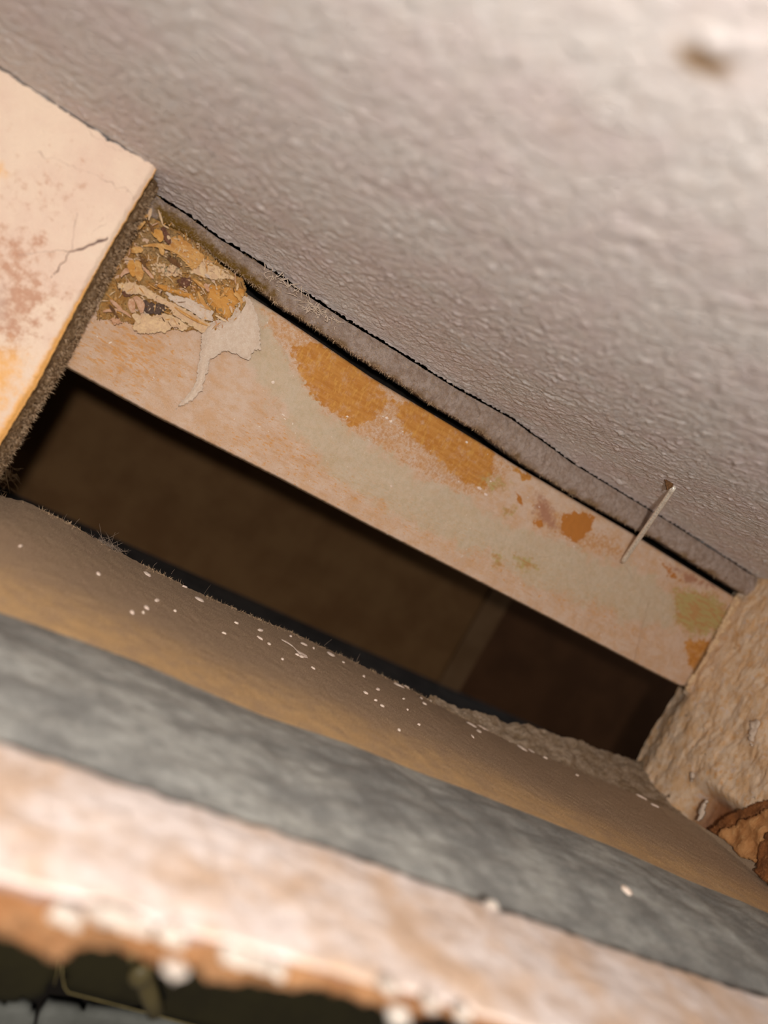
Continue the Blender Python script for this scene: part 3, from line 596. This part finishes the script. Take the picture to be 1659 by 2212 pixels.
P = np.concatenate([bl2, backlip, P], 1)
warm = np.concatenate([[0, 0], s2])[None, :]*np.ones((nx, 1))
warm = np.clip(sstep(.45, 1, warm)+.2*nz_.mean(), 0, 1)*np.clip(1.15-(P[..., 0]-10)/260, 0, 1)
rail = thing('dusty_rail', 'tan dusty rail with white paint flecks running below the dark opening', 'rail', (50, -15, -38))
link('body', P, gridf(nx, P.shape[1]), M_RAIL, rail, og(rail), {'warm': warm})
link('front_edge', skirt, gridf(nx, 2), M_RAIL, rail, og(rail))
_S = (A[:, None, :]+(C_-A)[:, None, :]*np.linspace(0, 1, 260)[None, :, None]).reshape(-1, 3)
_c = (_S-np.array([0, -D0, 0]))@M; _px = CX+F*_c[:, 0]/_c[:, 2]; _py = CY+F*_c[:, 1]/_c[:, 2]
def on_rail(px, py): return _S[((_px-px)**2+(_py-py)**2).argmin()].copy()
fl = [(212, 1240, 13, 9), (318, 1240, 17, 10), (430, 1295, 19, 11), (400, 1268, 5, 5), (340, 1297, 12, 9), (318, 1313, 14, 8), (310, 1323, 6, 5), (284, 1323, 10, 9), (379, 1320, 6, 4), (511, 1346, 10, 5), (485, 1368, 6, 4), (563, 1361, 13, 6), (561, 1379, 18, 4), (582, 1391, 9, 7),
      (628, 1374, 5, 4), (656, 1392, 15, 6), (677, 1400, 5, 4), (715, 1413, 26, 6), (741, 1431, 9, 4), (676, 1444, 11, 5), (610, 1424, 6, 4), (642, 1414, 9, 5), (652, 1418, 12, 6), (786, 1460, 7, 4), (817, 1489, 12, 6), (790, 1497, 14, 6), (811, 1513, 5, 4), (825, 1525, 10, 6), (862, 1481, 26, 6), (880, 1480, 17, 9),
      (872, 1510, 6, 4), (880, 1533, 6, 3), (910, 1495, 6, 4), (930, 1500, 7, 4), (910, 1508, 7, 4), (930, 1514, 6, 4), (917, 1520, 16, 4), (905, 1566, 8, 4), (862, 1577, 8, 4), (1019, 1566, 22, 5), (1043, 1572, 26, 9), (1035, 1580, 14, 6), (1020, 1591, 5, 4), (1092, 1588, 22, 10), (1128, 1616, 26, 6), (1147, 1623, 16, 5), (1178, 1637, 10, 4), (1202, 1642, 16, 4), (1247, 1675, 10, 4),
      (700, 1372, 8, 5), (750, 1398, 5, 4), (1330, 1694, 22, 5), (1385, 1722, 24, 5), (1415, 1740, 20, 5), (1108, 1598, 10, 4), (45, 1180, 8, 7)]
flmesh = []
for i, (px, py, L, w) in enumerate(fl):
    c0 = on_rail(px, py); cz = c0[2]+.10
    a = on_rail(px+L*.45, py+L*.25); b = on_rail(px-L*.45, py-L*.25); ax = a-b; ax[2] *= 1
    ln = max(np.linalg.norm(ax), .3); ax /= np.linalg.norm(ax)+1e-9
    ct = on_rail(px, py+w*.5)-on_rail(px, py-w*.5); wd_ = max(np.linalg.norm(ct), .25); ct = ct-ax*ct.dot(ax); ct /= np.linalg.norm(ct)+1e-9
    nrm = np.cross(ax, ct); nrm *= np.sign(nrm[2]) if nrm[2] else 1
    n = 10; v = [c0+nrm*.20]; q = np.random.RandomState(i)
    for ring, (rr, hh) in enumerate(((.7, .18), (1., -.02))):
        for k in range(n):
            th = 2*math.pi*k/n; rj = rr*(1+.22*math.sin(th*2+i)+q.uniform(-.1, .1)); v.append(c0+ax*math.cos(th)*ln*.5*rj+ct*math.sin(th)*wd_*.5*rj*.8+nrm*hh)
    f = [[0, 1+k, 1+(k+1) % n] for k in range(n)]+[[1+k, 1+n+k, 1+n+(k+1) % n, 1+(k+1) % n] for k in range(n)]
    link('paint_fleck', np.array(v), f, M_FLECK, rail, og(rail))
# the long smear of paint
sm = [(606, 1383), (618, 1388), (630, 1397), (640, 1408), (652, 1415), (661, 1419)]
sp_ = [on_rail(*p)+np.array([0, 0, .12]) for p in sm]; wds = [.5, 1.1, .8, 1.6, 2.0, 1.4]; v = []
for p, w in zip(sp_, wds): v += [p+np.array([-.1, w*.5, 0]), p+np.array([0, 0, .12]), p+np.array([.1, -w*.5, 0])]
f = []
for i in range(len(sp_)-1):
    for k in range(2): f.append([i*3+k, i*3+k+1, i*3+k+4, i*3+k+3])
link('paint_smear', np.array(v), f, M_FLECK, rail, og(rail))['label'] = 'long white smear of paint'
xs = rs.randint(40, 700, 5200); jit_ = np.minimum(np.abs(rs.normal(size=5200))*.02, .2)
dens = fbm(xs*.035, 0*xs, 2, o=3); keep = dens+rs.uniform(-.7, .3, 5200) > 0; xs = xs[keep]; jit_ = jit_[keep]
rt = A[xs]+(C_[xs]-A[xs])*jit_[:, None]
v, f = hairs(rt, .5, .7, rs, .045, (0, .1, .7)); o = link('fuzz', v, f, M_FUZZ, rail, og(rail)); o['kind'] = 'stuff'
# dust tuft and stray hairs at the left of the rail's top edge
cv = []; cf = []
def strand(p, d, q, L, r=.03):
    pts = [p+d*L*a+q*L*a*a for a in np.linspace(0, 1, 6)]; v, f = tube(pts, r, 3, [1, .9, .8, .7, .6, .4]); nb = sum(len(a) for a in cv); cv.append(v); cf.extend([[i+nb for i in g] for g in f])
for k in range(220):
    p = onY(rs.normal(238, 18), 1183, -.2); p[2] = np.interp(p[0], A[:, 0], A[:, 2])+rs.uniform(-.6, .5); strand(p, rs.normal(size=3)*np.array([1, .5, .5]), rs.normal(size=3)*.6, rs.uniform(.4, 1.3))
for (x_, y_, dx, dy) in [(440, 1285, 12, -22), (240, 1180, 5, -30), (137, 1125, 5, -16), (160, 1135, 8, -14), (370, 1240, 4, -10), (330, 1225, 6, -10), (770, 1430, 5, -18), (700, 1395, 14, -14)]:
    p = onY(x_, y_, 0); q = onY(x_+dx, y_+dy, 0); strand(p, q-p, np.array([.2, 0, .1]), 1.0, .035)
o = link('dust_tuft', np.concatenate(cv), cf, M_FUZZG, rail, og(rail)); o['kind'] = 'stuff'

# crumbly rim behind the rail at the right
top = [(930, 1500), (990, 1528), (1060, 1545), (1100, 1562), (1140, 1562), (1200, 1588), (1260, 1602), (1320, 1625), (1400, 1652), (1440, 1672)]
TP = [onY(x, y, 1.5) for x, y in top]; nx, ns = 260, 60
T = resamp(TP, nx, byx(TP)); xr = np.array(RB2)
u_ = np.linspace(0, 1, nx)
low = [onY(x, y, Y)-np.array([0, 0, .6]) for x, y, Y in [(925, 1512, -.5), (1010, 1556, -2), (1100, 1604, -4), (1250, 1668, -7), (1400, 1730, -11), (1450, 1756, -14), (1500, 1790, -17)]]
Lw = resamp(low, nx, byx(low)); s = np.linspace(0, 1, ns)
P = T[:, None, :]+(Lw-T)[:, None, :]*s[None, :, None]
P[..., 2] += .5*fbm(P[..., 0]*.35, P[..., 1]*.4, 2, o=5, r=.6)*np.clip(4*(1-s), 0, 1)[None, :]
P[:, 0, 2] += .0
bk = P[:, :1, :].copy(); bk[..., 1] += 1.; bk[..., 2] -= 8
P = np.concatenate([bk, P], 1)
rim = link('crumbled_plaster', P, gridf(nx, ns+1), M_RIM, origin=tuple(P.reshape(-1, 3).mean(0)*np.array([1, 1, 0])+np.array([0, 0, -32])))
tag(rim, 'pale crumbly plaster rim at the lower right corner of the dark opening', 'plaster')

# ================================================================= grey channel and white ledge
wb_px = [(0, 1605), (193, 1668), (400, 1737), (603, 1800), (800, 1866), (1033, 1950), (1214, 2011), (1421, 2083), (1649, 2156)]
wf_px = [(0, 1887), (169, 1925), (337, 1983), (482, 2022), (800, 2111), (1007, 2166), (1131, 2212), (1300, 2268), (1500, 2330)]
lb_px = [(0, 2012), (58, 2046), (130, 2072), (164, 2050), (289, 2065), (337, 2094), (381, 2116), (410, 2094), (458, 2123), (554, 2133), (675, 2142), (760, 2170), (840, 2195), (1000, 2240), (1200, 2310), (1500, 2420)]
zl = lambda x: -29+3.6*np.clip(x/1659, 0, 1)
WB = [onZ(x, y, zl(x)) for x, y in wb_px]; WF = [onZ(x, y, zl(x)) for x, y in wf_px]
WB = [WB[0]+np.array([-45, 0, -.5])]+WB+[WB[-1]+np.array([30, 0, .5])]
WF = [WF[0]+np.array([-45, 0, -.5])]+WF+[WF[-1]+np.array([60, 0, 0])]
nx, ns = 520, 90
Xs = np.linspace(-38, XR-.5, nx)
def atx(P, X): P = np.array(P); return np.stack([X, np.interp(X, P[:, 0], P[:, 1]), np.interp(X, P[:, 0], P[:, 2])], 1)
a = atx(WB, Xs); b = atx(WF, Xs); s = np.linspace(0, 1, ns)
P = a[:, None, :]+(b-a)[:, None, :]*s[None, :, None]
P[..., 2] += .16*fbm(P[..., 0]*.25, P[..., 1]*.25, 1, o=4)
P[..., 1] += (.3*fbm(Xs*.5, 0*Xs, 2, o=3))[:, None]*np.exp(-s*12)[None, :]
back_ = P[:, :1, :].copy(); back_[..., 1] += .5; back_[..., 2] -= .5; b2 = back_.copy(); b2[..., 2] -= 4
ft = P[:, -1:, :].copy(); ft[..., 1] -= .2; ft[..., 2] -= .25
P = np.concatenate([b2, back_, P, ft], 1)
ledge = thing('broken_ledge', 'white painted ledge with a broken orange front edge, nearest and out of focus', 'ledge', (40, -62, -36))
link('top_face', P, gridf(nx, P.shape[1]), M_WHITE, ledge, og(ledge))
# broken front face
lowc = np.array([onY(x, y, float(np.interp(onZ(x, y, -33)[0], Xs, b[:, 1]))-.2) for x, y in lb_px]); lowc = lowc[np.argsort(lowc[:, 0])]
zlow = np.interp(Xs, lowc[:, 0], lowc[:, 2]); ns = 46; s = np.linspace(0, 1, ns)
Zg = ft[:, 0, 2][:, None]+(zlow-ft[:, 0, 2])[:, None]*s[None, :]; Xg = Xs[:, None]+0*Zg
Yg = ft[:, 0, 1][:, None]+.35*np.exp(-((s-.1)/.07)**2)[None, :]-.45*np.sin(np.pi*s)[None, :]-.5*fbm(Xg*.7, Zg*.7, 4, o=4, r=.6)*np.clip(s*6, 0, 1)[None, :]
P = np.stack([Xg, Yg, Zg], -1); un = P[:, -1:, :].copy(); un[..., 1] += 6; un[..., 2] += .6
P = np.concatenate([P, un], 1)
link('broken_edge', P, gridf(nx, ns+1), M_CORE, ledge, og(ledge), {'paint': np.concatenate([np.clip(1.1-s/.22, 0, 1), [0]])[None, :]*np.ones((nx, 1))})['label'] = 'rough orange-tan broken edge'
def on_front(px, py): 
    x = onY(px, py, -70)[0]; y = float(np.interp(x, Xs, b[:, 1]))-.85; return onY(px, py, y)
for i, (px, py, rx, rz) in enumerate([(232, 1975, 1.15, .42), (275, 1992, 1.0, .36), (305, 2003, .6, .3), (137, 1972, .7, .4), (158, 1985, .5, .35), (367, 2018, .7, .42), (385, 2028, .5, .3), (492, 2060, .5, .35), (520, 2070, .7, .4), (560, 2080, .8, .35), (600, 2094, .5, .3), (383, 2092, .6, .38), (366, 2086, .45, .3), (840, 2130, .7, .3), (930, 2165, .6, .3), (130, 2050, .55, .5), (1000, 2190, .6, .3), (860, 2195, .8, .5)]):
    c0 = on_front(px, py); bmh = bmesh.new(); bmesh.ops.create_icosphere(bmh, subdivisions=2, radius=1); v = np.array([tuple(q.co) for q in bmh.verts]); f = [[q.index for q in g.verts] for g in bmh.faces]; bmh.free()
    v = v*(1+.5*fbm(v[:, 0]*1.4+i, v[:, 1]*1.4, v[:, 2]*1.4, o=3))[:, None]*np.array([rx, .7, rz]); link('plaster_lump', v+c0, f, M_CORE if py > 2040 and px < 200 else M_LUMP, ledge, og(ledge))
# little chip on the back edge
c0 = onZ(1064, 1955, zl(1064)); v, f = crumb(c0, (.8, .6, .35), 5); link('plaster_lump', v, f, M_LUMP, ledge, og(ledge))
part_box('core', ledge, M_VOID, -38, XR-.5, -63, -57.5, -36, -30.5)
# grey surface between rail and ledge
a = atx(RF, Xs); a[:, 1] += .5; a[:, 2] -= .14; b = atx(WB, Xs); b[:, 1] -= 1.; b[:, 2] -= 4.2
ns = 80; s = np.linspace(0, 1, ns); P = a[:, None, :]+(b-a)[:, None, :]*s[None, :, None]
P[..., 2] += 1.5*np.sin(np.pi*np.clip(s, 0, 1))[None, :]**.9
P[..., 2] += .22*fbm(P[..., 0]*.22, P[..., 1]*.3, 6, o=5)*np.clip(s*8, 0, 1)[None, :]
un = P.copy()[:, :1, :]; un[..., 2] -= 5; ue = P[:, -1:, :].copy(); ue[..., 2] -= 5
grey = link('grey_board', np.concatenate([un, P, ue], 1), gridf(nx, ns+2), M_GREY, origin=(40, -45, -36))
tag(grey, 'grey dusty board between the tan rail and the white ledge', 'board')
_G = P.reshape(-1, 3); _c2 = (_G-np.array([0, -D0, 0]))@M; c0 = _G[((CX+F*_c2[:, 0]/_c2[:, 2]-1352)**2+(CY+F*_c2[:, 1]/_c2[:, 2]-1926)**2).argmin()]
chip = thing('paint_chip', 'single small white paint chip lying on the grey board at the lower right', 'paint chip', tuple(c0))
v, f = crumb(c0+np.array([0, 0, .2]), (.75, .75, .3), 8); link('flake', v, f, M_FLECK, chip, og(chip))

# ================================================================= right end block
end = thing('rough_end_block', 'roughly painted wooden end block closing the opening at the right edge', 'block', (121, -25, -32))
nz, ny = 300, 420
Zg, s = np.meshgrid(np.linspace(0, 1, nz), np.linspace(0, 1, ny), indexing='ij')
Yg = 4-64*s; Zg = -33+(ZC+33+TILT*np.maximum(-Yg-1, 0)-.05)*Zg
Xg = 115.2-.9*np.exp(-((Yg-1)/1.2)**2)*(Zg > -10)+.0*Zg
Xg = Xg+.6*fbm(Yg*.14, Zg*.14, 2, o=4, r=.5)+.08*fbm(Yg*1.1, Zg*.6, 4, o=4)
lowr = sstep(-19.5, -22.5, Zg+.35*(Yg+20)*.15)
Xg = Xg+3.0*lowr*sstep(-8, -18, Yg)
Xg = Xg+2.2*sstep(-2, 4, Yg)
Xg = Xg+.4*np.maximum(0, fbm(Yg*.4, Zg*.15, 9, o=3))
dark = lowr*sstep(-8, -18, Yg)*.9
link('face', np.stack([Xg, Yg, Zg], -1), gridf(nz, ny)[:, ::-1], M_END, end, og(end), {'dark': dark})
v, f = box(118.6, 130, 1.5, 16, 10.2, ZC+1.1); link('light_stop', v, f, M_VOID, end, og(end), smooth=False)  # block added to stop light leaking in past the right end of the lip
v, f = box(119.5, 127, -60, 6, -33, ZC-.1); link('core', v, f, M_VOID, end, og(end), smooth=False)
def chunk(name, px, X, mat, thick, seed, lab=None):
    P = [tuple(onX(x, y, X)[[1, 2]]) for x, y in px]
    v, f = slab(P, lambda y, z: X-.5*fbm(y*.5, z*.5, seed, o=4)*1.2, thick, .35, .12, seed); v = v[:, [1, 0, 2]]
    o = link(name, v, f, mat, end, og(end)); 
    if lab: o['label'] = lab
M_CH1 = woody('raw_orange_wood', srgb(190, 136, 84), srgb(168, 112, 62), srgb(204, 160, 108), 1.5, .4, (1, 1, .5)); M_CH2 = woody('dark_split_wood', srgb(150, 92, 46), srgb(120, 72, 36), srgb(176, 120, 70), 1.5, .5)
chunk('split_wood', [(1548, 1800), (1600, 1772), (1659, 1745), (1700, 1740), (1670, 1800), (1632, 1862), (1600, 1850)], 113.2, M_CH1, .7, 1, 'raw orange split piece')
chunk('split_wood', [(1625, 1880), (1650, 1800), (1720, 1780), (1720, 1960)], 112.4, M_CH2, 1.5, 2, 'dark brown split piece')
chunk('split_wood', [(1530, 1790), (1580, 1755), (1659, 1725), (1690, 1735), (1600, 1775), (1550, 1805)], 114.2, M_CH2, .5, 3, 'dark crevice edge')
chunk('paint_flake', [(1617, 1553), (1640, 1552), (1628, 1590), (1620, 1615)], 114.0, M_FLAP, .4, 4)
chunk('paint_flake', [(1520, 1725), (1528, 1728), (1512, 1775), (1505, 1772)], 114.0, M_FLAP, .4, 5)
chunk('paint_flake', [(1490, 1670), (1500, 1668), (1495, 1695)], 114.0, M_FLAP, .4, 6)
# ragged upright strip where the batten meets the block
film_ = [(1590, 1290), (1604, 1292), (1560, 1380), (1525, 1460), (1495, 1500), (1480, 1490), (1520, 1430), (1560, 1350)]
P_ = pxY(film_, -.6); v, f = slab(P_, lambda x, z: -.6-.4*fbm(x, z, 3, o=3), .6, .25, .12, 33); link('torn_strip', v, f, M_FLAPY, end, og(end))['label'] = 'yellowed torn strip along the batten end'

# ================================================================= under the ledge
YU = -42.0
def quadpanel(name, parent, px, Y, mat, thick=1.5, lab=None):
    P = pxY(px, Y); v, f = slab(P, lambda x, z: Y+0*x, thick, .8, 0, 1); o = link(name, v, f, mat, parent, og(parent), smooth=False)
    if lab: o['label'] = lab
    return o
up_ = thing('hanging_board', 'dark olive panel with a thin pale lower edge under the broken ledge', 'panel', (25, YU, -70))
quadpanel('panel', up_, [(133, 1960), (134, 2085), (138, 2130), (146, 2143), (400, 2208), (900, 2340), (900, 2100)], YU, M_OLIVE)
eg = [onY(x, y, YU-.2) for x, y in [(134, 2085), (135, 2110), (139, 2132), (147, 2144), (240, 2168), (400, 2210), (900, 2342)]]
v, f = tube(eg, .09, 5); link('edge_trim', v, f, M_OEDGE, up_, og(up_))['label'] = 'thin worn pale edge'
up2 = thing('olive_board', 'dark olive board at the bottom left corner beside the narrow black slit', 'board', (-5, YU, -70))
quadpanel('board', up2, [(-60, 1960), (126, 1990), (127, 2090), (116, 2128), (100, 2145), (70, 2165), (-60, 2165)], YU-1, M_OLIVE)
v, f = tube([onY(x, y, YU-1.2) for x, y in [(127, 2075), (125, 2095), (117, 2128)]], .07, 5); link('edge_trim', v, f, M_OEDGE, up2, og(up2))
up3 = thing('pale_sheet', 'pale grey sheet at the very bottom below the dark panels', 'sheet', (10, -38, -74))
quadpanel('sheet', up3, [(-60, 2172), (60, 2180), (76, 2190), (60, 2300), (-60, 2300)], -38, M_PALE)
quadpanel('sheet', up3, [(84, 2178), (180, 2188), (300, 2200), (420, 2225), (420, 2300), (70, 2300)], -38, M_PALE)
v, f = box(-60, 130, -34, -32, -95, -40); o = link('trim_2', v, f, M_VOID, smooth=False); tag(o, 'black backing added for the shade deep under the broken ledge', 'backing', 'structure')  # black sheet gives the hollow its deep shade by colour
bolt = thing('bolt', 'dull blurred bolt with a round head hanging in the dark under the ledge', 'bolt', tuple(onY(305, 2110, -52)))
v, f = tube([onY(x, y, -50) for x, y in [(285, 2030), (300, 2080), (322, 2145), (338, 2185)]], .85, 12); link('shank', v, f, M_BOLT, bolt, og(bolt))
hc = onY(304, 2110, -53); v, f = tube([hc+np.array([0, .6, .1]), hc, hc-np.array([0, .3, 0]), hc-np.array([0, .55, 0])], 1.05, 18, [1, 1, .85, .3]); link('head', v, f, M_BOLT, bolt, og(bolt))
